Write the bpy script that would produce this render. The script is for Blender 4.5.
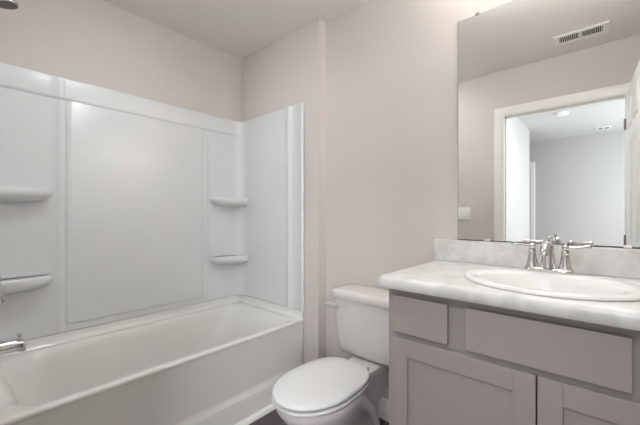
import bpy, bmesh, math, random
from mathutils import Vector, Matrix
random.seed(4)
S = bpy.context.scene
C = S.collection
PI = math.pi
for o in list(bpy.data.objects):
    bpy.data.objects.remove(o, do_unlink=True)

# ---------------------------------------------------------------- camera
cam_d = bpy.data.cameras.new('camera')
cam = bpy.data.objects.new('camera', cam_d)
C.objects.link(cam)
cam.location = (0, 0, 1.165)
cam.rotation_euler = (PI/2, 0, math.radians(41.698))
cam_d.sensor_width = 36
cam_d.lens = 321.365/640*36
cam_d.shift_y = 2.74/640
cam_d.clip_start = 0.01
S.camera = cam

# ---------------------------------------------------------------- world, exposure, light levels
W = bpy.data.worlds.new('world'); S.world = W
W.use_nodes = True
W.node_tree.nodes['Background'].inputs[0].default_value = (0.80, 0.90, 1.0, 1)
W.node_tree.nodes['Background'].inputs[1].default_value = 1.0
S.view_settings.view_transform = 'Standard'
S.view_settings.look = 'None'
S.view_settings.exposure = 0.38
S.view_settings.gamma = 1.0
S.view_settings.use_curve_mapping = False
BULB_WATT = 14.0           # each of the three vanity bulbs
BULB_COL = (0.95, 0.98, 1.0)
TUB_FILL_GLOW = 27.0          # glow of an added fill light over the tub side
FRONT_FILL_GLOW = 14.0         # added fill light in front of the vanity
HALL_FILL_GLOW = 76.0          # added fill light in the bedroom, shining in through the door
DAY_WATT = 60.0          # daylight through the bedroom window

def light(name, kind, loc, watt, col, rot=(0, 0, 0), size=.1, size_y=None, parent=None):
    d = bpy.data.lights.new(name, kind); d.energy = watt; d.color = col
    if kind == 'AREA':
        d.size = size
        if size_y: d.shape = 'RECTANGLE'; d.size_y = size_y
    else:
        d.shadow_soft_size = size
    o = bpy.data.objects.new(name, d); C.objects.link(o)
    o.rotation_euler = rot
    o.location = loc
    if parent:
        o.parent = parent; o.location = Vector(loc) - WL[parent.name]
    return o
# daylight at the bedroom window, pointing into the room (-x)
light('window_daylight', 'AREA', (1.56, -2.15, 1.45), DAY_WATT, (0.90, 0.96, 1.0), (0, PI/2, 0), 1.25, 1.35)

# ---------------------------------------------------------------- helpers
WL = {}                                                             # world location of every parent
def shade(bm, ang=35):
    for f in bm.faces: f.smooth = True
    a = math.radians(ang)
    for e in bm.edges:
        if len(e.link_faces) == 2 and e.calc_face_angle(0) > a: e.smooth = False

def obj(name, bm, mat, parent=None, ang=35, norm=True):
    if norm: bmesh.ops.recalc_face_normals(bm, faces=bm.faces[:])
    shade(bm, ang)
    lo = Vector((1e9,)*3); hi = Vector((-1e9,)*3)
    for v in bm.verts:
        for i in range(3):
            lo[i] = min(lo[i], v.co[i]); hi[i] = max(hi[i], v.co[i])
    c = Vector(((lo.x+hi.x)/2, (lo.y+hi.y)/2, lo.z))
    for v in bm.verts: v.co -= c
    me = bpy.data.meshes.new(name); bm.to_mesh(me); bm.free()
    mats = mat if isinstance(mat, (list, tuple)) else [mat]
    for m in mats: me.materials.append(m)
    o = bpy.data.objects.new(name, me); C.objects.link(o)
    if parent is not None:
        o.parent = parent; o.location = c - WL[parent.name]
    else:
        o.location = c
    WL[o.name] = c.copy()
    return o

def thing(name, label, cat, loc, group=None):
    o = bpy.data.objects.new(name, None); C.objects.link(o)
    o.location = loc; o.empty_display_size = .05
    WL[o.name] = Vector(loc)
    return tag(o, label, cat, group)

def tag(o, label, cat, group=None):
    o['label'] = label; o['category'] = cat
    if group: o['group'] = group
    return o

def struct(name, bm, mat, label, cat, parent=None, ang=35):
    o = obj(name, bm, mat, parent, ang)
    if parent is None:
        o['kind'] = 'structure'; o['label'] = label; o['category'] = cat
    return o

def NB(): return bmesh.new()

def bx(bm, x0, x1, y0, y1, z0, z1, bev=0.0, seg=2, mi=0):
    g = bmesh.ops.create_cube(bm, size=1)
    vs = g['verts']
    for v in vs:
        v.co = Vector(((x0+x1)/2 + v.co.x*(x1-x0), (y0+y1)/2 + v.co.y*(y1-y0), (z0+z1)/2 + v.co.z*(z1-z0)))
    fs = set(f for v in vs for f in v.link_faces)
    for f in fs: f.material_index = mi
    if bev > 0:
        es = list(set(e for v in vs for e in v.link_edges))
        bmesh.ops.bevel(bm, geom=es, offset=bev, segments=seg, affect='EDGES', profile=.5)
    return bm

def loft(bm, loops, cap0=True, cap1=True, closed=True, mi=0):
    rings = [[bm.verts.new(p) for p in L] for L in loops]
    n = len(rings[0])
    for a, b in zip(rings, rings[1:]):
        for i in range(n if closed else n-1):
            j = (i+1) % n
            f = bm.faces.new((a[i], a[j], b[j], b[i])); f.material_index = mi
    if cap0: bm.faces.new(list(reversed(rings[0]))).material_index = mi
    if cap1: bm.faces.new(rings[-1]).material_index = mi
    return rings

def rrect(x0, x1, y0, y1, r, z, n=6):
    ra, rb, rc, rd = r if isinstance(r, tuple) else (r,)*4
    pts = []
    for cx, cy, a0, q in ((x1-ra, y1-ra, 0, ra), (x0+rb, y1-rb, PI/2, rb), (x0+rc, y0+rc, PI, rc), (x1-rd, y0+rd, 1.5*PI, rd)):
        for k in range(n+1):
            a = a0 + PI/2*k/n
            pts.append((cx+q*math.cos(a), cy+q*math.sin(a), z))
    return pts

def ellipse(cx, cy, a, b, z, n=48, p=2.0):
    out = []
    for k in range(n):
        t = 2*PI*k/n
        c_, s_ = math.cos(t), math.sin(t)
        out.append((cx+a*math.copysign(abs(c_)**(2/p), c_), cy+b*math.copysign(abs(s_)**(2/p), s_), z))
    return out

def tube(bm, pts, rads, n=14, cap=True, mi=0):
    pts = [Vector(p) for p in pts]
    if not isinstance(rads, (list, tuple)): rads = [rads]*len(pts)
    loops = []
    up = None
    for i, p in enumerate(pts):
        t = (pts[min(i+1, len(pts)-1)] - pts[max(i-1, 0)]).normalized()
        if up is None:
            up = Vector((0, 0, 1)) if abs(t.z) < .9 else Vector((1, 0, 0))
        a = t.cross(up).normalized(); up = a.cross(t).normalized()
        loops.append([p + (a*math.cos(2*PI*k/n) + up*math.sin(2*PI*k/n))*rads[i] for k in range(n)])
    loft(bm, loops, cap, cap, mi=mi)
    return bm

def lathe(bm, prof, origin, axis=(0, 0, 1), n=28, cap=True, mi=0):
    """prof: list of (distance along axis, radius)"""
    ax = Vector(axis).normalized()
    u = ax.orthogonal().normalized(); v = ax.cross(u)
    o = Vector(origin)
    loops = [[o + ax*d + (u*math.cos(2*PI*k/n) + v*math.sin(2*PI*k/n))*max(r, 1e-4) for k in range(n)] for d, r in prof]
    loft(bm, loops, cap, cap, mi=mi)
    return bm

def prism(bm, poly, axis, a0, a1):
    """extrude a 2D polygon; axis 'x': poly in (y,z), 'y': poly in (x,z), 'z': poly in (x,y)"""
    def P(p, a):
        return {'x': (a, p[0], p[1]), 'y': (p[0], a, p[1]), 'z': (p[0], p[1], a)}[axis]
    loft(bm, [[P(p, a0) for p in poly], [P(p, a1) for p in poly]])
    return bm

# ---------------------------------------------------------------- materials
def lin(c):
    return tuple((x/255/12.92 if x/255 <= .04045 else ((x/255+.055)/1.055)**2.4) for x in c) + (1,)

def mat(name, rgb, rough=.5, metal=0, spec=.5, bump=0, bscale=200, var=0, vscale=6, coat=0):
    m = bpy.data.materials.new(name); m.use_nodes = True
    nt = m.node_tree; b = nt.nodes['Principled BSDF']
    col = lin(rgb)
    b.inputs['Base Color'].default_value = col
    b.inputs['Roughness'].default_value = rough
    b.inputs['Metallic'].default_value = metal
    b.inputs['Specular IOR Level'].default_value = spec
    b.inputs['Coat Weight'].default_value = coat
    tc = nt.nodes.new('ShaderNodeTexCoord')
    if var:
        n = nt.nodes.new('ShaderNodeTexNoise'); n.inputs['Scale'].default_value = vscale; n.inputs['Detail'].default_value = 4
        r = nt.nodes.new('ShaderNodeMix'); r.data_type = 'RGBA'
        r.inputs[6].default_value = tuple(min(1, c*(1-var)) for c in col[:3]) + (1,)
        r.inputs[7].default_value = tuple(min(1, c*(1+var)) for c in col[:3]) + (1,)
        nt.links.new(tc.outputs['Object'], n.inputs['Vector'])
        nt.links.new(n.outputs['Fac'], r.inputs[0]); nt.links.new(r.outputs[2], b.inputs['Base Color'])
    if bump:
        n2 = nt.nodes.new('ShaderNodeTexNoise'); n2.inputs['Scale'].default_value = bscale; n2.inputs['Detail'].default_value = 3
        bp = nt.nodes.new('ShaderNodeBump'); bp.inputs['Strength'].default_value = bump; bp.inputs['Distance'].default_value = .002
        nt.links.new(tc.outputs['Object'], n2.inputs['Vector']); nt.links.new(n2.outputs['Fac'], bp.inputs['Height'])
        nt.links.new(bp.outputs['Normal'], b.inputs['Normal'])
    return m

def mat_marble():
    m = mat('white_marble_laminate', (238, 236, 233), .28)
    nt = m.node_tree; b = nt.nodes['Principled BSDF']
    tc = nt.nodes.new('ShaderNodeTexCoord')
    n = nt.nodes.new('ShaderNodeTexNoise'); n.inputs['Scale'].default_value = 9; n.inputs['Detail'].default_value = 7; n.inputs['Distortion'].default_value = 1.4
    cr = nt.nodes.new('ShaderNodeValToRGB')
    e = cr.color_ramp.elements
    e[0].position = .36; e[0].color = lin((213, 211, 207)); e[1].position = .60; e[1].color = lin((230, 229, 227))
    nt.links.new(tc.outputs['Object'], n.inputs['Vector']); nt.links.new(n.outputs['Fac'], cr.inputs[0])
    nt.links.new(cr.outputs[0], b.inputs['Base Color'])
    return m

def mat_planks():
    m = mat('dark_vinyl_planks', (84, 74, 74), .45)
    nt = m.node_tree; b = nt.nodes['Principled BSDF']
    tc = nt.nodes.new('ShaderNodeTexCoord')
    mp = nt.nodes.new('ShaderNodeMapping')
    br = nt.nodes.new('ShaderNodeTexBrick')
    br.inputs['Scale'].default_value = 1
    br.inputs['Brick Width'].default_value = 1.2; br.inputs['Row Height'].default_value = .15
    br.inputs['Mortar Size'].default_value = .002
    br.inputs['Color1'].default_value = lin((92, 80, 80)); br.inputs['Color2'].default_value = lin((76, 67, 68)); br.inputs['Mortar'].default_value = lin((44, 38, 38))
    n = nt.nodes.new('ShaderNodeTexNoise'); n.inputs['Scale'].default_value = 5; n.inputs['Detail'].default_value = 6
    mp2 = nt.nodes.new('ShaderNodeMapping'); mp2.inputs['Scale'].default_value = (1, 14, 1)
    mx = nt.nodes.new('ShaderNodeMix'); mx.data_type = 'RGBA'; mx.blend_type = 'MULTIPLY'; mx.inputs[0].default_value = .5
    cr = nt.nodes.new('ShaderNodeValToRGB')
    cr.color_ramp.elements[0].color = (.55, .55, .55, 1); cr.color_ramp.elements[1].color = (1.3, 1.3, 1.3, 1)
    L = nt.links.new
    L(tc.outputs['Object'], mp.inputs['Vector']); L(mp.outputs[0], br.inputs['Vector'])
    L(tc.outputs['Object'], mp2.inputs['Vector']); L(mp2.outputs[0], n.inputs['Vector'])
    L(n.outputs['Fac'], cr.inputs[0]); L(br.outputs['Color'], mx.inputs[6]); L(cr.outputs[0], mx.inputs[7])
    L(mx.outputs[2], b.inputs['Base Color'])
    return m

def mat_emit(name, rgb, st):
    m = mat(name, rgb, .4)
    b = m.node_tree.nodes['Principled BSDF']
    b.inputs['Emission Color'].default_value = lin(rgb); b.inputs['Emission Strength'].default_value = st
    return m

def mat_pane():
    m = bpy.data.materials.new('clear_glass'); m.use_nodes = True
    nt = m.node_tree; nt.nodes.clear()
    o = nt.nodes.new('ShaderNodeOutputMaterial'); t = nt.nodes.new('ShaderNodeBsdfTransparent'); g = nt.nodes.new('ShaderNodeBsdfGlossy')
    g.inputs['Roughness'].default_value = .02
    mx = nt.nodes.new('ShaderNodeMixShader'); mx.inputs[0].default_value = .08
    nt.links.new(t.outputs[0], mx.inputs[1]); nt.links.new(g.outputs[0], mx.inputs[2]); nt.links.new(mx.outputs[0], o.inputs[0])
    return m

M = dict(
    wall=mat('greige_wall_paint', (217, 209, 204), .85, spec=.25, bump=.10, bscale=260),
    ceil=mat('ceiling_paint', (238, 234, 229), .9, spec=.2, bump=.10, bscale=180),
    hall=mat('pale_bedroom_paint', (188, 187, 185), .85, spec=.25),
    trim=mat('white_trim_paint', (246, 244, 240), .35),
    acrylic=mat('white_acrylic', (230, 230, 229), .30, spec=.5, coat=.12),
    tub=mat('white_tub_acrylic', (232, 230, 226), .16, spec=.5, coat=.2),
    porc=mat('white_porcelain', (222, 216, 213), .12, spec=.5, coat=.3),
    seat=mat('white_seat_plastic', (226, 225, 223), .22),
    cab=mat('grey_cabinet_paint', (172, 164, 160), .42, bump=.03, bscale=300),
    frame=mat('grey_cabinet_frame_paint', (168, 161, 157), .45),
    gap=mat('dark_cabinet_inside', (52, 48, 46), .8),
    marble=mat_marble(),
    planks=mat_planks(),
    carpet=mat('beige_carpet', (190, 184, 174), .95, bump=.5, bscale=500),
    chrome=mat('chrome', (214, 212, 210), .08, metal=1),
    nickel=mat('brushed_nickel', (170, 165, 158), .25, metal=1),
    satin=mat('satin_chrome', (226, 224, 221), .3, metal=.6),
    sink=mat('white_sink_enamel', (240, 238, 236), .22, coat=.1),
    hallceil=mat('bedroom_ceiling_shaded', (206, 206, 206), .9, spec=.2),  # white ceiling greyed, its dimness is put into the colour
    nozzle=mat('grey_nozzle_plate', (92, 86, 80), .5),
    mirror=mat('mirror_silver', (243, 244, 243), .0, metal=1),
    back=mat('mirror_backing', (70, 66, 62), .6),
    clear=mat('clear_clip_plastic', (236, 234, 228), .15),
    plate=mat('white_plate_plastic', (248, 247, 243), .3),
    slot=mat('duct_shade_dark', (62, 58, 52), .9),
    pane=mat_pane(),
    glow=mat_emit('lit_frosted_glass', (255, 250, 245), 6.0),
    glow_fill_tub=mat_emit('lit_fill_tub', (244, 251, 255), TUB_FILL_GLOW),
    glow_fill_hall=mat_emit('lit_fill_hall', (248, 250, 255), HALL_FILL_GLOW),
    glow_fill_front=mat_emit('lit_fill_front', (245, 251, 255), FRONT_FILL_GLOW),
)

# ================================================================ STRUCTURE
XW, XR = -2.243, .36          # bathroom left / right wall faces
YB, YE = 1.62, 1.544          # back wall, tub end wall faces
XO = -1.391                   # outside corner of the tub end wall
YF, YT = .02, .05             # door wall face, plumbing wall face
ZC = 2.445
DX0, DX1, DZ = -.676, .102, 2.04    # door opening

struct('floor', bx(NB(), -2.343, .46, -.09, 1.72, -.10, 0), M['planks'], 'dark brown vinyl plank bathroom floor', 'floor')
struct('ceiling', bx(NB(), -2.343, .46, -.09, 1.72, ZC, ZC+.1), M['ceil'], 'flat white bathroom ceiling', 'ceiling')
struct('wall_left', bx(NB(), XW-.1, XW, -.09, 1.72, 0, ZC), M['wall'], 'greige wall behind the long side of the bathtub', 'wall')
struct('wall_back', bx(NB(), XO, XR+.1, YB, 1.72, 0, ZC), M['wall'], 'greige wall behind the toilet and the mirror', 'wall')
struct('wall_end', bx(NB(), XW, XO, YE, 1.72, 0, ZC, 0), M['wall'], 'greige wall at the far end of the bathtub, ending in an outside corner', 'wall')
struct('wall_plumbing', bx(NB(), XW, XO, -.09, YT, 0, ZC), M['wall'], 'greige wall carrying the shower head and tub spout', 'wall')
struct('wall_right', bx(NB(), XR, XR+.1, -.09, 1.62, 0, ZC), M['wall'], 'greige wall at the right end of the vanity', 'wall')
b = NB()
bx(b, XO, DX0-.02, -.09, YF, 0, ZC)
bx(b, DX1+.02, XR, -.09, YF, 0, ZC)
bx(b, DX0-.02, DX1+.02, -.09, YF, DZ+.02, ZC)
struct('wall_front', b, M['wall'], 'greige wall with the door opening, seen in the mirror', 'wall')
# door lining + casings
b = NB()
bx(b, DX0-.02, DX0, -.09, YF, 0, DZ+.02); bx(b, DX1, DX1+.02, -.09, YF, 0, DZ+.02); bx(b, DX0, DX1, -.09, YF, DZ, DZ+.02)
bx(b, DX0, DX0+.012, -.055, -.018, 0, DZ); bx(b, DX0, DX1, -.055, -.018, DZ-.012, DZ)
struct('trim_1', b, M['trim'], 'white door lining inside the opening', 'trim')
def casing(name, y0, y1, yd, x0, x1, z, label, w=.07):
    """mitred colonial casing around three sides; yd = direction it stands proud"""
    prof = [(0, 0), (0, .008), (.012, .010), (.02, .013), (.045, .011), (.062, .016), (.07, .014), (.07, 0)]
    b = NB()
    path = [(x0, 0), (x0, z), (x1, z), (x1, 0)]
    loops = []
    for i, (px, pz) in enumerate(path):
        L = []
        for d, h in prof:
            ox = -d if i in (0, 1) else d
            oz = d if i in (1, 2) else 0
            L.append((px+ox, y0+yd*h, pz+oz))
        loops.append(L)
    loft(b, loops)
    return struct(name, b, M['trim'], label, 'trim')
casing('trim_2', YF, 0, 1, DX0-.004, DX1+.004, DZ+.004, 'white moulded casing round the doorway, reflected in the mirror')

# baseboards and the tub foot moulding
def baseprof(d): return [(0, 0), (d, 0), (d, .085), (d*.75, .098), (d*.5, .104), (d*.4, .114), (0, .118)]
b = NB(); prism(b, [(YB-y, z) for y, z in baseprof(.013)], 'x', XO+.013, -.627)
struct('baseboard_back', b, M['trim'], 'white baseboard behind the toilet', 'baseboard')
b = NB(); prism(b, [(XO+y, z) for y, z in baseprof(.013)], 'y', YE+.002, YB-.013)
struct('baseboard_return', b, M['trim'], 'short white baseboard on the return beside the toilet', 'baseboard')
b = NB(); prism(b, [(YF+y, z) for y, z in baseprof(.013)], 'x', XO+.1, DX0-.08)
struct('baseboard_front', b, M['trim'], 'white baseboard along the door wall', 'baseboard')
b = NB()
q = [(-1.511, 0)] + [(-1.511+.026*math.cos(a), .026*math.sin(a)) for a in [PI/2*k/6 for k in range(7)]]
prism(b, q, 'y', .052, 1.543)
struct('trim_3', b, M['trim'], 'white quarter round moulding along the foot of the bathtub', 'trim')

# bedroom seen through the door in the mirror
HX, HY, FY, BX = -.861, -2.47, -3.47, 1.60
struct('floor.001', bx(NB(), -2.7, BX+.1, FY-.1, -.09, -.10, -.001), M['carpet'], 'beige carpet floor of the bedroom beyond the door', 'floor')
struct('ceiling.001', bx(NB(), -2.7, BX+.1, FY-.1, -.09, ZC, ZC+.1), M['hallceil'], 'white ceiling of the bedroom seen in the mirror', 'ceiling')
struct('wall_entry', bx(NB(), HX-.1, HX, HY, -.09, 0, ZC), M['hall'], 'bright white wall just outside the door, seen in the mirror', 'wall')
struct('wall_far', bx(NB(), -2.7, BX+.1, FY-.1, FY, 0, ZC), M['hall'], 'pale grey far bedroom wall seen in the mirror', 'wall')
struct('wall_niche', bx(NB(), -2.7, -2.6, FY, -.09, 0, ZC), M['hall'], 'pale bedroom side wall out of sight', 'wall')
struct('wall_partition', bx(NB(), .46, BX, -.19, -.09, 0, ZC), M['hall'], 'pale bedroom wall beside the bathroom', 'wall')
wy0, wy1, wz0, wz1 = -2.85, -1.45, .80, 2.10
b = NB()
bx(b, BX, BX+.1, FY, wy0, 0, ZC); bx(b, BX, BX+.1, wy1, -.09, 0, ZC)
bx(b, BX, BX+.1, wy0, wy1, 0, wz0); bx(b, BX, BX+.1, wy0, wy1, wz1, ZC)
struct('wall_window', b, M['hall'], 'pale bedroom wall with the window', 'wall')
b = NB()
for (a0, a1, c0, c1) in ((wy0, wy0+.05, wz0, wz1), (wy1-.05, wy1, wz0, wz1), (wy0+.05, wy1-.05, wz0, wz0+.05), (wy0+.05, wy1-.05, wz1-.05, wz1), (wy0+.05, wy1-.05, 1.43, 1.47)):
    bx(b, BX+.03, BX+.08, a0, a1, c0, c1, .004)
wf = struct('window_1', b, M['trim'], 'white bedroom window frame letting in daylight', 'window')
obj('window_pane', bx(NB(), BX+.052, BX+.056, wy0+.045, wy1-.045, wz0+.045, wz1-.045), M['pane'], wf)
casing('trim_4', FY, 0, 1, -1.75, -1.00, 2.03, 'white casing of another doorway on the far bedroom wall')
b = bx(NB(), -1.74, -1.01, FY+.001, FY+.012, .01, 2.02)
for (z0, z1) in ((.2, .95), (1.1, 1.85)):
    for (x0, x1) in ((-1.64, -1.41), (-1.34, -1.11)): bx(b, x0, x1, FY+.010, FY+.017, z0, z1, .005)
struct('door_2', b, M['trim'], 'white closed door on the far bedroom wall', 'door')

# the open bathroom door leaf (six moulded panels)
leaf_w, leaf_t = .762, .035
b = NB()
bx(b, 0, leaf_w, -leaf_t, 0, .012, 2.03, .002)
for side in (0, 1):
    yy = 0 if side == 0 else -leaf_t
    sg = 1 if side == 0 else -1
    for (z0, z1) in ((.20, .86), (1.01, 1.66), (1.76, 1.93)):
        for (x0, x1) in ((.115, .345), (.417, .647)):
            L = []
            for ins, h in ((0, .0004), (.006, .006), (.016, .006), (.03, .001), (.045, .0045)):
                L.append([(x0+ins, yy+sg*h, z0+ins), (x1-ins, yy+sg*h, z0+ins), (x1-ins, yy+sg*h, z1-ins), (x0+ins, yy+sg*h, z1-ins)])
            loft(b, L, False, True)
ang = math.radians(87.4)
T = Matrix.Translation((DX1+.004, YF+.004, 0)) @ Matrix.Rotation(ang, 4, 'Z')
b.transform(T)
leaf = struct('door_1', b, M['trim'], 'white six-panel door standing open beside the vanity, reflected at the mirror edge', 'door')
def knob(sgn):
    k = NB()
    lathe(k, [(0, .030), (.004, .031), (.008, .026), (.012, .012), (.03, .011), (.036, .02), (.045, .027), (.056, .026), (.063, .014), (.065, .002)], (0, 0, 0), (0, 1, 0), 24)
    if sgn < 0: k.transform(Matrix.Rotation(PI, 4, 'Z'))
    k.transform(Matrix.Translation((leaf_w-.065, 0 if sgn > 0 else -leaf_t, .96)))
    k.transform(T); return k
obj('door_knob', knob(1), M['nickel'], leaf); obj('door_knob', knob(-1), M['nickel'], leaf)
for hz in (.25, .985, 1.82):
    h = NB(); tube(h, [(DX1-.002, YF+.012, hz-.04), (DX1-.002, YF+.012, hz+.04)], .007, 10)
    obj('hinge', h, M['nickel'], leaf)

# ================================================================ BATHTUB
tb = thing('bathtub', 'white alcove bathtub with smooth apron along the left wall', 'bathtub', (-1.87, .79, 0))
X0, X1, Y0, Y1 = -2.234, -1.511, .058, 1.536
N = 7
b = NB()
loops = []
def RL(x0, x1, y0, y1, r, z): loops.append(rrect(x0, x1, y0, y1, r, z, N))
# outer edge, deck, lip and basin
RL(X0, X1-.004, Y0, Y1, .004, .446)
RL(X0, X1-.001, Y0, Y1, .004, .456)
RL(X0, X1, Y0, Y1, .005, .462)
RL(X0+.002, X1-.003, Y0+.002, Y1-.002, .006, .4682)
RL(X0+.005, X1-.009, Y0+.005, Y1-.005, .008, .4712)
RL(X0+.05, X1-.036, Y0+.045, Y1-.060, (.05, .08, .14, .14), .4712)
RL(X0+.058, X1-.042, Y0+.055, Y1-.078, (.055, .09, .15, .15), .467)
RL(X0+.066, X1-.050, Y0+.067, Y1-.112, (.06, .10, .16, .16), .455)
RL(X0+.078, X1-.062, Y0+.095, Y1-.155, (.08, .11, .18, .18), .40)
RL(X0+.10, X1-.09, Y0+.135, Y1-.245, (.10, .12, .19, .19), .27)
RL(X0+.125, X1-.12, Y0+.175, Y1-.325, (.12, .13, .18, .18), .15)
RL(X0+.15, X1-.15, Y0+.21, Y1-.38, .12, .105)
RL(X0+.20, X1-.20, Y0+.26, Y1-.44, .10, .095)
loft(b, loops, False, True)
obj('basin', b, M['tub'], tb, 50)
# nailing flange / raised cove where the deck meets the surround
b = NB()
cove = [(-.004, .466), (-.004, .518), (.003, .518), (.009, .50), (.016, .483), (.030, .4715), (.030, .466)]
def off(L, d): return d
path = [(X1-.012, Y0, 1), (X0, Y0, 0), (X0, Y1, 0), (X1-.012, Y1, 1)]
LL = []
for i, (px, py, e) in enumerate(path):
    ring = []
    for d, z in cove:
        x = px + (0 if e else d)
        y = py + (d if i < 2 else -d)
        ring.append((x, y, z))
    LL.append(ring)
loft(b, LL)
obj('deck_lip', b, M['tub'], tb, 50)
b = NB()
ap = [(X1-.0045, .447), (X1-.008, .40), (X1-.018, .178), (X1-.016, .162), (X1-.004, .142), (X1-.001, .134), (X1-.001, 0), (X1-.04, 0), (X1-.04, .44)]
prism(b, ap, 'y', Y0, Y1)
obj('apron', b, M['tub'], tb, 60)
b = NB(); lathe(b, [(0, .034), (.004, .034), (.006, .028), (.004, .02), (.004, .001)], (-1.87, .40, .0945), (0, 0, 1))
obj('drain', b, M['chrome'], tb)
b = NB(); lathe(b, [(0, .036), (.008, .036), (.012, .030), (.013, .001)], (-1.87, Y0+.148, .25), (0, 1, .12))
obj('overflow_plate', b, M['chrome'], tb)

# ================================================================ SURROUND
sr = thing('shower_surround', 'glossy white three-sided shower surround with corner shelves above the bathtub', 'shower surround', (-2.2, .79, .519))
ZB, ZT = .5215, 1.923
Z_LV = [(ZB, 0), (1.788, 0), (1.799, .001), (1.803, .006), (1.808, .0095), (1.818, .0105), (1.905, .0105), (1.917, .008), (ZT, .002)]
def sheet(prof, levels, band=True, back=.003):
    """prof: list of (x, y, nx, ny, extra) points of a plan section; a closed solid shell extruded through levels"""
    b = NB()
    loops = []
    for z, dz in levels:
        f = [(x+nx*dz*(k if band else 0), y+ny*dz*(k if band else 0), z) for x, y, nx, ny, k in prof]
        r = [(x-nx*back, y-ny*back, z) for x, y, nx, ny, k in reversed(prof)]
        loops.append(f + r)
    loft(b, loops)
    return b
xp, ye, yn = -2.234, 1.535, .059       # panel face planes
r = .075
Z_LN = [(ZB, 0), (ZB+.3, 0), (1.5, 0), (1.9, 0), (1.917, -.001), (ZT, -.002)]
def corner(far):
    """column on the long wall, cove, end panel with its ridge and flange"""
    p = []
    cols = (1.2045, 1.212, 1.220, 1.228, 1.236, 1.244, 1.28, 1.34, 1.40)
    rel = (0, .004, .0052, .0052, .004, .0, 0, 0, 0)
    for yy, h in zip(cols, rel): p.append((xp+h, yy, 1, 0, 1))
    for k in range(9):
        a = PI/2*k/8
        p.append((xp+r-r*math.cos(a), ye-r+r*math.sin(a), math.cos(a), -math.sin(a), 1-k/8))
    end = [(-2.10, 0), (-1.90, 0), (-1.70, 0), (-1.688, .0008), (-1.678, .006), (-1.668, .0115), (-1.657, .0135), (-1.646, .0115), (-1.636, .006), (-1.626, .001), (-1.61, 0), (-1.548, 0), (-1.541, .004), (-1.536, .0105), (-1.529, .0135), (-1.521, .0125), (-1.516, .007), (-1.5145, 0)]
    for xx, h in end: p.append((xx, ye-h, 0, -1, 0))
    if not far:
        p = [(x, yn + (ye-y), nx, -ny, k) for x, y, nx, ny, k in p]
    return sheet(p, Z_LV)
obj('corner_panel', corner(True), M['acrylic'], sr, 30)
obj('corner_panel', corner(False), M['acrylic'], sr, 30)
# middle panel: between the two columns, with the raised band and an embossed field
b = sheet([(xp, yy, 1, 0, 1) for yy in (.3895, .6, .8, 1.0, 1.2045)], Z_LV)
obj('middle_panel', b, M['acrylic'], sr, 30)
b = NB()
L = []
def rr_yz(y0, y1, z0, z1, r, x):
    return [(x, p[0], p[1]) for p in rrect(y0, y1, z0, z1, r, 0, 5)]
for ins, h in ((0, .0), (.003, .0035), (.008, .006), (.016, .007)):
    L.append(rr_yz(.391+ins, 1.203-ins, .556+ins, 1.803-ins*.3, .03-ins*.5, xp+h))
loft(b, L, True, True)
obj('embossed_field', b, M['acrylic'], sr, 30)
def shelf(far, zt):
    b = NB()
    def plan(s, z, n=18):
        a, c = .275*s, .105*s
        pts = [(xp, ye, z)]
        for k in range(n+1):
            t = PI/2*k/n
            pts.append((xp+c*math.sin(t)**(2/2.9), ye-a*math.cos(t)**(2/2.9), z))
        if not far: pts = [(x, yn+ye-y, z_) for x, y, z_ in pts]
        return pts
    loft(b, [plan(.50, zt-.072), plan(.80, zt-.060), plan(.93, zt-.047), plan(.985, zt-.034), plan(1, zt-.022), plan(.99, zt-.008), plan(.965, zt-.001), plan(.94, zt), plan(.90, zt-.004)])
    return b
for far in (True, False):
    for zt in (1.303, .850):
        obj('shelf', shelf(far, zt), M['acrylic'], sr, 50)

# ================================================================ TUB FITTINGS
XT = -1.872
sp = thing('tub_spout', 'chrome tub spout with a small diverter knob on top', 'spout', (XT, yn, .61))
b = NB()
L = []
for y, hw, z0, z1 in ((yn+.001, .030, .583, .643), (yn+.02, .029, .583, .643), (.12, .027, .588, .640), (.160, .025, .588, .638), (.176, .024, .582, .636), (.186, .022, .578, .632), (.190, .018, .580, .627)):
    L.append([(XT+hw*math.copysign(abs(math.cos(t))**.75, math.cos(t)), y, (z0+z1)/2+(z1-z0)/2*math.copysign(abs(math.sin(t))**.75, math.sin(t))) for t in [2*PI*k/24 for k in range(24)]])
loft(b, L)
obj('spout', b, M['chrome'], sp, 50)
b = NB(); lathe(b, [(0, .004), (.012, .004), (.014, .008), (.022, .009), (.026, .006), (.027, .001)], (XT, .172, .634), (0, 0, 1), 16)
obj('diverter_knob', b, M['chrome'], sp)

vh = thing('shower_valve', 'chrome shower valve lever at the left edge above the tub spout', 'valve', (XT, yn, .90))
b = NB(); lathe(b, [(.001, .082), (.006, .082), (.012, .070), (.014, .03)], (XT, yn, .90), (0, 1, 0), 36)
obj('escutcheon', b, M['chrome'], vh)
b = NB(); lathe(b, [(.012, .024), (.035, .023), (.048, .021), (.056, .014), (.058, .001)], (XT, yn, .90), (0, 1, 0), 24)
obj('valve_hub', b, M['chrome'], vh)
b = NB(); tube(b, [(XT, yn+.040, .895), (XT, yn+.047, .87), (XT+.004, yn+.054, .835), (XT+.008, yn+.062, .805), (XT+.009, yn+.064, .80)], [.011, .011, .010, .009, .005], 14)
obj('lever', b, M['chrome'], vh, 60)

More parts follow.
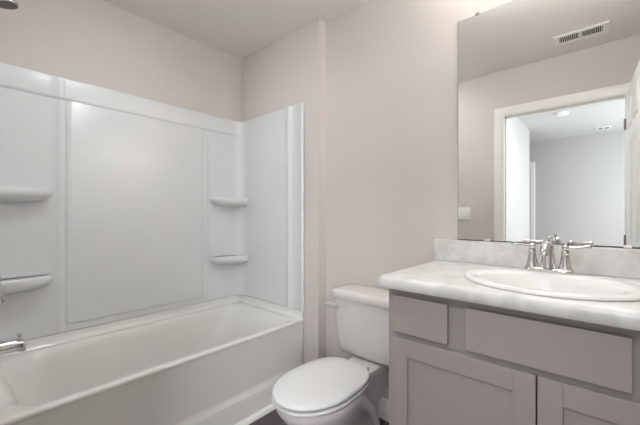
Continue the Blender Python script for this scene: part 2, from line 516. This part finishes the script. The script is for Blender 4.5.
sh = thing('showerhead', 'round chrome shower head at the top left corner, above the tub', 'shower head', (XT, yn, 2.15))
b = NB(); lathe(b, [(.001, .030), (.005, .030), (.010, .020), (.012, .011)], (XT, YT, 2.15), (0, 1, 0), 24)
obj('flange', b, M['chrome'], sh)
b = NB(); tube(b, [(XT, YT+.002, 2.15), (XT, YT+.03, 2.15), (XT, YT+.05, 2.142), (XT, YT+.062, 2.125), (XT, YT+.066, 2.11)], .0095, 14)
obj('arm', b, M['chrome'], sh, 60)
hd = Vector((0, .22, -1)).normalized()
b = NB(); lathe(b, [(0, .013), (.012, .015), (.022, .017), (.03, .022), (.046, .038), (.054, .0405), (.066, .0405), (.070, .038)], (XT, YT+.066, 2.112), hd, 30)
h = obj('spray_head', b, M['chrome'], sh, 50)
b = NB(); lathe(b, [(.068, .0365), (.0715, .036), (.0725, .030), (.0715, .001)], (XT, YT+.066, 2.112), hd, 30)
obj('spray_face', b, M['nozzle'], h)

# ================================================================ TOILET
TX = -.953
TK = -.954              # tank centre
t = thing('toilet', 'white two-piece toilet with closed lid between bathtub and vanity', 'toilet', (TX, 1.25, 0))
def egg(w, yf, yc, yb, z, nb=2.7, nf=2.0, n=56):
    pts = []
    for k in range(n):
        a = 2*PI*k/n
        s_, c_ = math.sin(a), math.cos(a)
        if c_ >= 0:    # front half
            p = nf; ly = -(yc-yf)
        else:
            p = nb; ly = (yb-yc)
        pts.append((TX + w/2*math.copysign(abs(s_)**(2/p), s_), yc + ly*abs(c_)**(2/p), z))
    return pts
b = NB()
loft(b, [egg(.235, 1.00, 1.24, 1.50, .0, 4, 2.6), egg(.235, 1.00, 1.24, 1.50, .012, 4, 2.6), egg(.215, 1.012, 1.24, 1.49, .03, 4, 2.5), egg(.190, 1.03, 1.24, 1.48, .10, 3.5, 2.3),
         egg(.195, 1.02, 1.22, 1.46, .16, 3, 2.2), egg(.22, .99, 1.18, 1.43, .21, 2.8, 2.1), egg(.265, .935, 1.13, 1.38, .26, 2.6, 2.05), egg(.305, .885, 1.09, 1.33, .31, 2.6, 2.0),
         egg(.330, .857, 1.07, 1.30, .35, 2.6, 2), egg(.338, .848, 1.065, 1.295, .375, 2.6, 2), egg(.332, .850, 1.065, 1.293, .388, 2.6, 2), egg(.31, .87, 1.065, 1.28, .391, 2.6, 2)])
# rear deck that carries the tank
loops = []
for z, w, y0, y1 in ((.13, .12, 1.34, 1.47), (.22, .135, 1.30, 1.51), (.29, .15, 1.26, 1.55), (.345, .168, 1.23, 1.575), (.378, .178, 1.22, 1.582), (.388, .172, 1.224, 1.579)):
    loops.append(rrect(TX-w/2, TX+w/2, y0, y1, .03, z, 5))
loft(b, loops)
# trapway bulge on both sides
for s_ in (-1, 1):
    tube(b, [(TX+s_*.05, 1.10, .20), (TX+s_*.060, 1.20, .25), (TX+s_*.060, 1.28, .24), (TX+s_*.056, 1.35, .17), (TX+s_*.052, 1.38, .08), (TX+s_*.05, 1.39, .01)], [.033, .040, .040, .037, .035, .034], 16)
obj('bowl', b, M['porc'], t, 55)
b = NB()
loft(b, [egg(0.328, 0.845, 1.05, 1.318, 0.3915, 3), egg(0.338, 0.836, 1.05, 1.322, 0.395, 3), egg(0.34, 0.834, 1.05, 1.323, 0.402, 3), egg(0.334, 0.842, 1.05, 1.32, 0.4065, 3), egg(0.306, 0.865, 1.05, 1.304, 0.407, 3)])
obj('seat', b, M['seat'], t, 50)
b = NB()
loft(b, [egg(0.296, 0.868, 1.05, 1.299, 0.4125, 3), egg(0.328, 0.842, 1.05, 1.32, 0.4135, 3), egg(0.336, 0.835, 1.05, 1.324, 0.4185, 3), egg(0.336, 0.835, 1.05, 1.324, 0.4235, 3), egg(0.33, 0.84, 1.05, 1.32, 0.4285, 3), egg(0.318, 0.853, 1.05, 1.31, 0.432, 3), egg(0.23, 0.92, 1.07, 1.23, 0.4345, 2.8), egg(0.1, 1, 1.07, 1.12, 0.4352, 2.6)])
obj('lid', b, M['seat'], t, 50)
for s_ in (-1, 1):
    b = NB(); tube(b, [(TX+s_*.06-.018, 1.334, .408), (TX+s_*.06+.018, 1.334, .408)], .011, 12)
    bx(b, TX+s_*.06-.014, TX+s_*.06+.014, 1.325, 1.347, .388, .402, .003)
    obj('hinge', b, M['seat'], t, 50)
b = NB()
tk = []
for z, hw, y0, y1, r_ in ((.391, .150, 1.465, 1.575, .03), (.394, .168, 1.450, 1.585, .035), (.402, .186, 1.436, 1.592, .04), (.418, .196, 1.426, 1.597, .045), (.45, .201, 1.421, 1.60, .045), (.55, .208, 1.413, 1.602, .045), (.676, .2165, 1.405, 1.603, .045), (.704, .2175, 1.404, 1.603, .045)):
    tk.append(rrect(TK-hw, TK+hw, y0, y1, r_, z, 7))
loft(b, tk)
obj('tank', b, M['porc'], t, 50)
b = NB()
tk = []
for z, hw, y0, y1, r_ in ((0.7045, .212, 1.405, 1.603, .045), (0.7060, .223, 1.394, 1.604, .05), (0.7130, .2265, 1.391, 1.605, .052), (0.7340, .2265, 1.391, 1.605, .052), (0.7440, .222, 1.396, 1.602, .05), (0.7500, .212, 1.406, 1.594, .045), (0.7525, .19, 1.428, 1.575, .04)):
    tk.append(rrect(TK-hw, TK+hw, y0, y1, r_, z, 7))
loft(b, tk)
obj('tank_lid', b, M['porc'], t, 50)
b = NB()
lathe(b, [(.0, .014), (.008, .014), (.012, .010), (.020, .009)], (TK-.172, 1.409, .660), (0, -1, 0), 18)
tube(b, [(TK-.162, 1.388, .664), (TK-.185, 1.386, .664), (TK-.21, 1.388, .663), (TK-.235, 1.391, .661), (TK-.241, 1.392, .6605)], [.012, .015, .0155, .0145, .009], 14)
fl = obj('flush_lever', b, M['satin'], t, 60)
for s_ in (-1, 1):
    b = NB(); lathe(b, [(0, .014), (.010, .013), (.017, .008), (.019, .001)], (TX+s_*.100, 1.28, .010), (0, 0, 1), 16)
    obj('bolt_cap', b, M['porc'], t)

# ================================================================ VANITY
CX0, CX1, CYF = -.628, .333, 1.106
v = thing('vanity_cabinet', 'grey bathroom vanity cabinet with shaker doors beside the toilet', 'vanity', (-.1475, 1.36, 0))
b = NB()
bx(b, CX0, CX0+.016, CYF+.018, YB-.002, 0, .894)              # side panels
bx(b, CX1-.016, CX1, CYF+.018, YB-.002, 0, .894)
bx(b, CX0+.016, CX1-.016, YB-.014, YB-.002, .1, .894)           # back
bx(b, CX0+.016, CX1-.016, CYF+.018, YB-.014, .10, .116)          # bottom
bx(b, CX0+.016, CX1-.016, CYF+.075, CYF+.09, 0, .10)             # toe board
obj('carcass', b, M['frame'], v)
b = NB()                                                       # face frame
bx(b, CX0, CX0+.042, CYF, CYF+.018, .0, .894); bx(b, CX1-.042, CX1, CYF, CYF+.018, .0, .894)
bx(b, CX0+.042, CX1-.042, CYF, CYF+.018, .852, .894); bx(b, CX0+.042, CX1-.042, CYF, CYF+.018, .70, .745); bx(b, CX0+.042, CX1-.042, CYF, CYF+.018, .10, .14)
for xa, xb in ((-.40, -.335), (.042, .107)): bx(b, xa, xb, CYF, CYF+.018, .745, .852)
obj('face_frame', b, M['frame'], v)
DY0, DY1 = 1.087, 1.105
for (xa, xb) in ((-.601, -.3985), (-.341, .048), (.104, .306)):
    b = bx(NB(), xa, xb, DY0, DY1, .7295, .865, .0015, 1)
    obj('drawer_front', b, M['cab'], v)
for (xa, xb) in ((-.601, -.1495), (-.1455, .306)):
    z0, z1, st = .115, .709, .058
    b = NB()
    bx(b, xa, xa+st, DY0, DY1, z0, z1, .0012, 1); bx(b, xb-st, xb, DY0, DY1, z0, z1, .0012, 1)
    bx(b, xa+st, xb-st, DY0, DY1, z1-.064, z1, .0012, 1); bx(b, xa+st, xb-st, DY0, DY1, z0, z0+.064, .0012, 1)
    d = obj('door', b, M['cab'], v)
    b = bx(NB(), xa+st-.005, xb-st+.005, DY0+.009, DY1-.003, z0+.058, z1-.058)
    obj('door_panel', b, M['cab'], d)

# countertop with rolled front edge and backsplash
KX0, KX1, KYF, KZ = -.653, .356, 1.052, .938
ct = thing('countertop', 'white marble-look countertop with backsplash on the grey vanity', 'countertop', (-.1475, 1.335, .895))
def counter_loop(ins, z, n=6):
    r_ = .030-ins*.3
    pts = [(KX1-0, YB-.002, z), (KX0+ins, YB-.002, z)]
    for k in range(n+1):
        a = PI + PI/2*k/n
        pts.append((KX0+ins+r_+r_*math.cos(a), KYF+ins+r_+r_*math.sin(a), z))
    pts.append((KX1-0, KYF+ins, z))
    return pts
SX, SY, SA, SB = -.152, 1.305, .252, .222         # sink outline
b = NB()
lo = [counter_loop(i, z) for i, z in ((.012, .8945), (.004, .8945), (.0, .900), (0, .918), (.003, .929), (.009, .9355), (.018, .938))]
loft(b, lo, False, False)
HA, HB = SA-.028, SB-.028
hr = loft(b, [ellipse(SX, SY, HA, HB, .8945), ellipse(SX, SY, HA, HB, .938)], False, False)
for z in (.8945, .938):                                         # top and underside, each with the sink cut-out
    te = [e for e in b.edges if e.is_boundary and all(abs(q.co.z-z) < 1e-5 for q in e.verts)]
    bmesh.ops.triangle_fill(b, edges=te, use_beauty=True, use_dissolve=False)
    bad = [f for f in b.faces if all(abs(q.co.z-z) < 1e-5 for q in f.verts) and all(abs(((q.co.x-SX)/HA)**2+((q.co.y-SY)/HB)**2-1) < .02 for q in f.verts)]
    bmesh.ops.delete(b, geom=bad, context='FACES_ONLY')
obj('slab', b, M['marble'], ct, 40)
b = bx(NB(), KX0, KX1, 1.599, YB-.002, .9385, 1.044, .0035, 3)
obj('backsplash', b, M['marble'], ct)

# drop-in oval sink
sk = thing('sink', 'white oval drop-in sink set in the countertop', 'sink', (SX, SY, .9385))
b = NB()
ic = SY-.030
loft(b, [ellipse(SX, SY, SA-.004, SB-.004, .9383), ellipse(SX, SY, SA, SB, .9405), ellipse(SX, SY, SA-.001, SB-.001, .946), ellipse(SX, SY, SA-.007, SB-.007, .9505), ellipse(SX, SY, SA-.016, SB-.016, .952),
         ellipse(SX, SY-.008, SA-.034, SB-.038, .951), ellipse(SX, ic, SA-.046, SB-.062, .948), ellipse(SX, ic, SA-.056, SB-.070, .940), ellipse(SX, ic, SA-.066, SB-.079, .915), ellipse(SX, ic, SA-.085, SB-.096, .86), ellipse(SX, ic, SA-.12, SB-.125, .82), ellipse(SX, ic, .05, .04, .803), ellipse(SX, ic, .024, .024, .800)], False, True)
obj('basin', b, M['sink'], sk, 50)
b = NB(); lathe(b, [(0, .022), (.004, .022), (.005, .015), (.003, .012), (.004, .001)], (SX, ic, .8005), (0, 0, 1), 24)
obj('drain', b, M['chrome'], sk)

# centerset faucet
FX, FYY, FZ = -.164, 1.485, .9505
fa = thing('faucet', 'chrome two-handle faucet on the back of the sink', 'faucet', (FX, FYY, FZ))
b = NB()
fl_ = []
for ins, z in ((.002, .0), (0, .003), (0, .010), (.003, .014), (.008, .0165)):
    fl_.append(rrect(FX-.078+ins, FX+.078-ins, FYY-.026+ins, FYY+.026-ins, .0245-ins*.8, FZ+z, 7))
loft(b, fl_)
obj('base_plate', b, M['chrome'], fa, 50)
for s_ in (-1, 1):
    hx = FX+s_*.0515
    b = NB(); lathe(b, [(.0155, .0235), (.02, .0225), (.028, .019), (.05, .0155), (.068, .0125), (.072, .0135), (.078, .0135), (.083, .011), (.084, .001)], (hx, FYY, FZ), (0, 0, 1), 24)
    hb = obj('handle', b, M['chrome'], fa, 50)
    b = NB()
    lathe(b, [(.083, .008), (.089, .012), (.097, .0125), (.104, .009), (.107, .002)], (hx, FYY, FZ), (0, 0, 1), 20)
    tube(b, [(hx+s_*.005, FYY, FZ+.095), (hx+s_*.025, FYY+.004, FZ+.096), (hx+s_*.05, FYY+.010, FZ+.098), (hx+s_*.070, FYY+.014, FZ+.1005), (hx+s_*.074, FYY+.015, FZ+.101)], [.006, .0058, .0065, .0075, .004], 14)
    obj('lever', b, M['chrome'], hb, 60)
b = NB()
lathe(b, [(.0155, .027), (.022, .0265), (.03, .024), (.06, .0200), (.085, .0175), (.100, .0165), (.108, .014), (.113, .007), (.114, .001)], (FX, FYY, FZ), (0, 0, 1), 24)
tube(b, [(FX, FYY-.004, FZ+.098), (FX, FYY-.03, FZ+.106), (FX, FYY-.065, FZ+.105), (FX, FYY-.095, FZ+.096), (FX, FYY-.108, FZ+.084), (FX, FYY-.110, FZ+.070)], [.014, .015, .015, .0145, .0135, .0125], 18)
obj('spout', b, M['chrome'], fa, 50)
b = NB(); tube(b, [(FX, FYY+.030-.008, FZ+.015), (FX, FYY+.022, FZ+.118)], .0025, 10)
lathe(b, [(0, .003), (.004, .006), (.012, .007), (.018, .005), (.019, .001)], (FX, FYY+.022, FZ+.116), (0, 0, 1), 16)
obj('lift_rod', b, M['chrome'], fa, 50)

# ================================================================ MIRROR
mr = thing('mirror', 'large frameless wall mirror above the vanity backsplash', 'mirror', (-.15, YB-.004, 1.049))
MX0, MX1, MZ0, MZ1 = -.538, .240, 1.0495, 2.105
obj('backing', bx(NB(), MX0-.0015, MX1+.0015, 1.6145, 1.6195, MZ0-.0025, MZ1+.0015), M['back'], mr)
obj('glass', bx(NB(), MX0, MX1, 1.6115, 1.6145, MZ0, MZ1, .0012, 1), M['mirror'], mr)
for (cx_, top) in ((-.452, True), (-.16, True), (.10, True), (-.409, False), (.058, False)):
    b = NB()
    zz = MZ1 if top else MZ0
    if top: bx(b, cx_-.008, cx_+.008, 1.609, 1.6195, zz-.004, zz+.010, .0015)
    else: bx(b, cx_-.011, cx_+.011, 1.6085, 1.6195, zz-.0052, zz+.006, .0015)
    obj('mirror_clip', b, M['nickel'] if top else M['clear'], mr)

# ================================================================ DOOR-WALL FITTINGS
sw = thing('light_switch', 'white double light switch plate on the wall beside the door, seen in the mirror', 'light switch', (-1.011, YF, 1.12))
obj('plate', bx(NB(), -1.070, -.952, YF+.0005, YF+.007, 1.122, 1.240, .003), M['plate'], sw)
for k in (-1, 1):
    b = bx(NB(), -1.011+k*.023-.0165, -1.011+k*.023+.0165, YF+.006, YF+.0095, 1.148, 1.214, .0015)
    obj('rocker', b, M['plate'], sw)

def register(name, label, x0, x1, y0, y1, z, nslat, w=.034):
    o = thing(name, label, 'vent', ((x0+x1)/2, (y0+y1)/2, z-.01))
    b = NB()
    zz0, zz1 = z-.009, z-.0005
    bx(b, x0, x1, y0, y0+w, zz0, zz1, .003); bx(b, x0, x1, y1-w, y1, zz0, zz1, .003)
    bx(b, x0, x0+w, y0+w, y1-w, zz0, zz1, .0); bx(b, x1-w, x1, y0+w, y1-w, zz0, zz1, .0)
    xm = (x0+x1)/2
    bx(b, xm-.009, xm+.009, y0+w, y1-w, zz0, zz1, .001)
    obj('frame', b, M['plate'], o)
    obj('duct_shade_sheet', bx(NB(), x0+w, x1-w, y0+w, y1-w, z-.0022, z-.0006), M['slot'], o)  # flat dark sheet, paints the shade inside the duct
    for (a, c) in ((x0+w, xm-.009), (xm+.009, x1-w)):
        b = NB()
        for k in range(nslat):
            px = a+(c-a)*(k+.5)/nslat
            prism(b, [(px-.0016, z-.0085), (px+.0006, z-.0085), (px+.0022, z-.0024), (px-.0000, z-.0024)], 'y', y0+w, y1-w)
        obj('louver', b, M['plate'], o)
    return o
register('ceiling_vent', 'white louvered vent on the bathroom ceiling, reflected near the top of the mirror', -.290, .015, .222, .386, ZC, 10)
register('ceiling_vent', 'small vent on the bedroom ceiling, reflected through the doorway', -.115, .055, -3.16, -2.97, ZC, 5, .022)
b = NB(); lathe(b, [(.0005, .066), (.012, .066), (.022, .060), (.030, .052), (.032, .03), (.032, .001)], (-.41, -1.79, ZC), (0, 0, -1), 32)
sd = tag(obj('smoke_detector', b, M['plate']), 'round white smoke detector on the bedroom ceiling, reflected through the doorway', 'smoke detector')

# ================================================================ LAMPS AND ADDED FILL LIGHTS (above and outside the frame)
vl = thing('vanity_light', 'three-shade vanity light mounted above the mirror', 'wall lamp', (-.13, YB, 2.17))
obj('backplate', bx(NB(), -.36, .10, YB-.022, YB-.001, 2.17, 2.24, .006), M['nickel'], vl)
for lx in (-.30, -.13, .04):
    b = NB(); tube(b, [(lx, YB-.02, 2.205), (lx, YB-.06, 2.198), (lx, YB-.095, 2.185), (lx, YB-.112, 2.188), (lx, YB-.115, 2.20)], .007, 12)
    obj('arm', b, M['nickel'], vl, 50)
    b = NB()
    loft(b, [[(lx+r_*math.cos(a), YB-.115+r_*math.sin(a), z) for a in [2*PI*k/28 for k in range(28)]] for z, r_ in ((2.198, .012), (2.204, .03), (2.22, .040), (2.25, .048), (2.285, .056), (2.285, .053), (2.25, .045), (2.222, .037), (2.21, .02))], True, True)
    obj('glass_shade', b, M['glow'], vl, 50)
    light('bulb_light', 'POINT', (lx, YB-.115, 2.266), BULB_WATT, BULB_COL, size=.025, parent=vl)

def fill_dome(label, x, y, r, glow):  # unseen dome on the ceiling, added to brighten the room
    cl = thing('fill_light', label, 'ceiling lamp', (x, y, ZC))
    b = NB(); lathe(b, [(.0005, r+.008), (.018, r+.008), (.024, r+.004)], (x, y, ZC), (0, 0, -1), 40)
    obj('base', b, M['plate'], cl)
    b = NB(); lathe(b, [(.0235, r), (.034, r-.001), (.046, r*.86), (.056, r*.58), (.060, r*.22), (.061, .001)], (x, y, ZC), (0, 0, -1), 40)
    obj('diffuser', b, glow, cl, 50)
fill_dome('added round fill light on the ceiling above the tub side, out of view', -1.32, .52, .14, M['glow_fill_tub'])
fill_dome('added round fill light on the ceiling in front of the vanity, out of view', .10, 1.02, .11, M['glow_fill_front'])
fill_dome('added round fill light on the bedroom ceiling outside the door, out of view', -.10, -.85, .15, M['glow_fill_hall'])
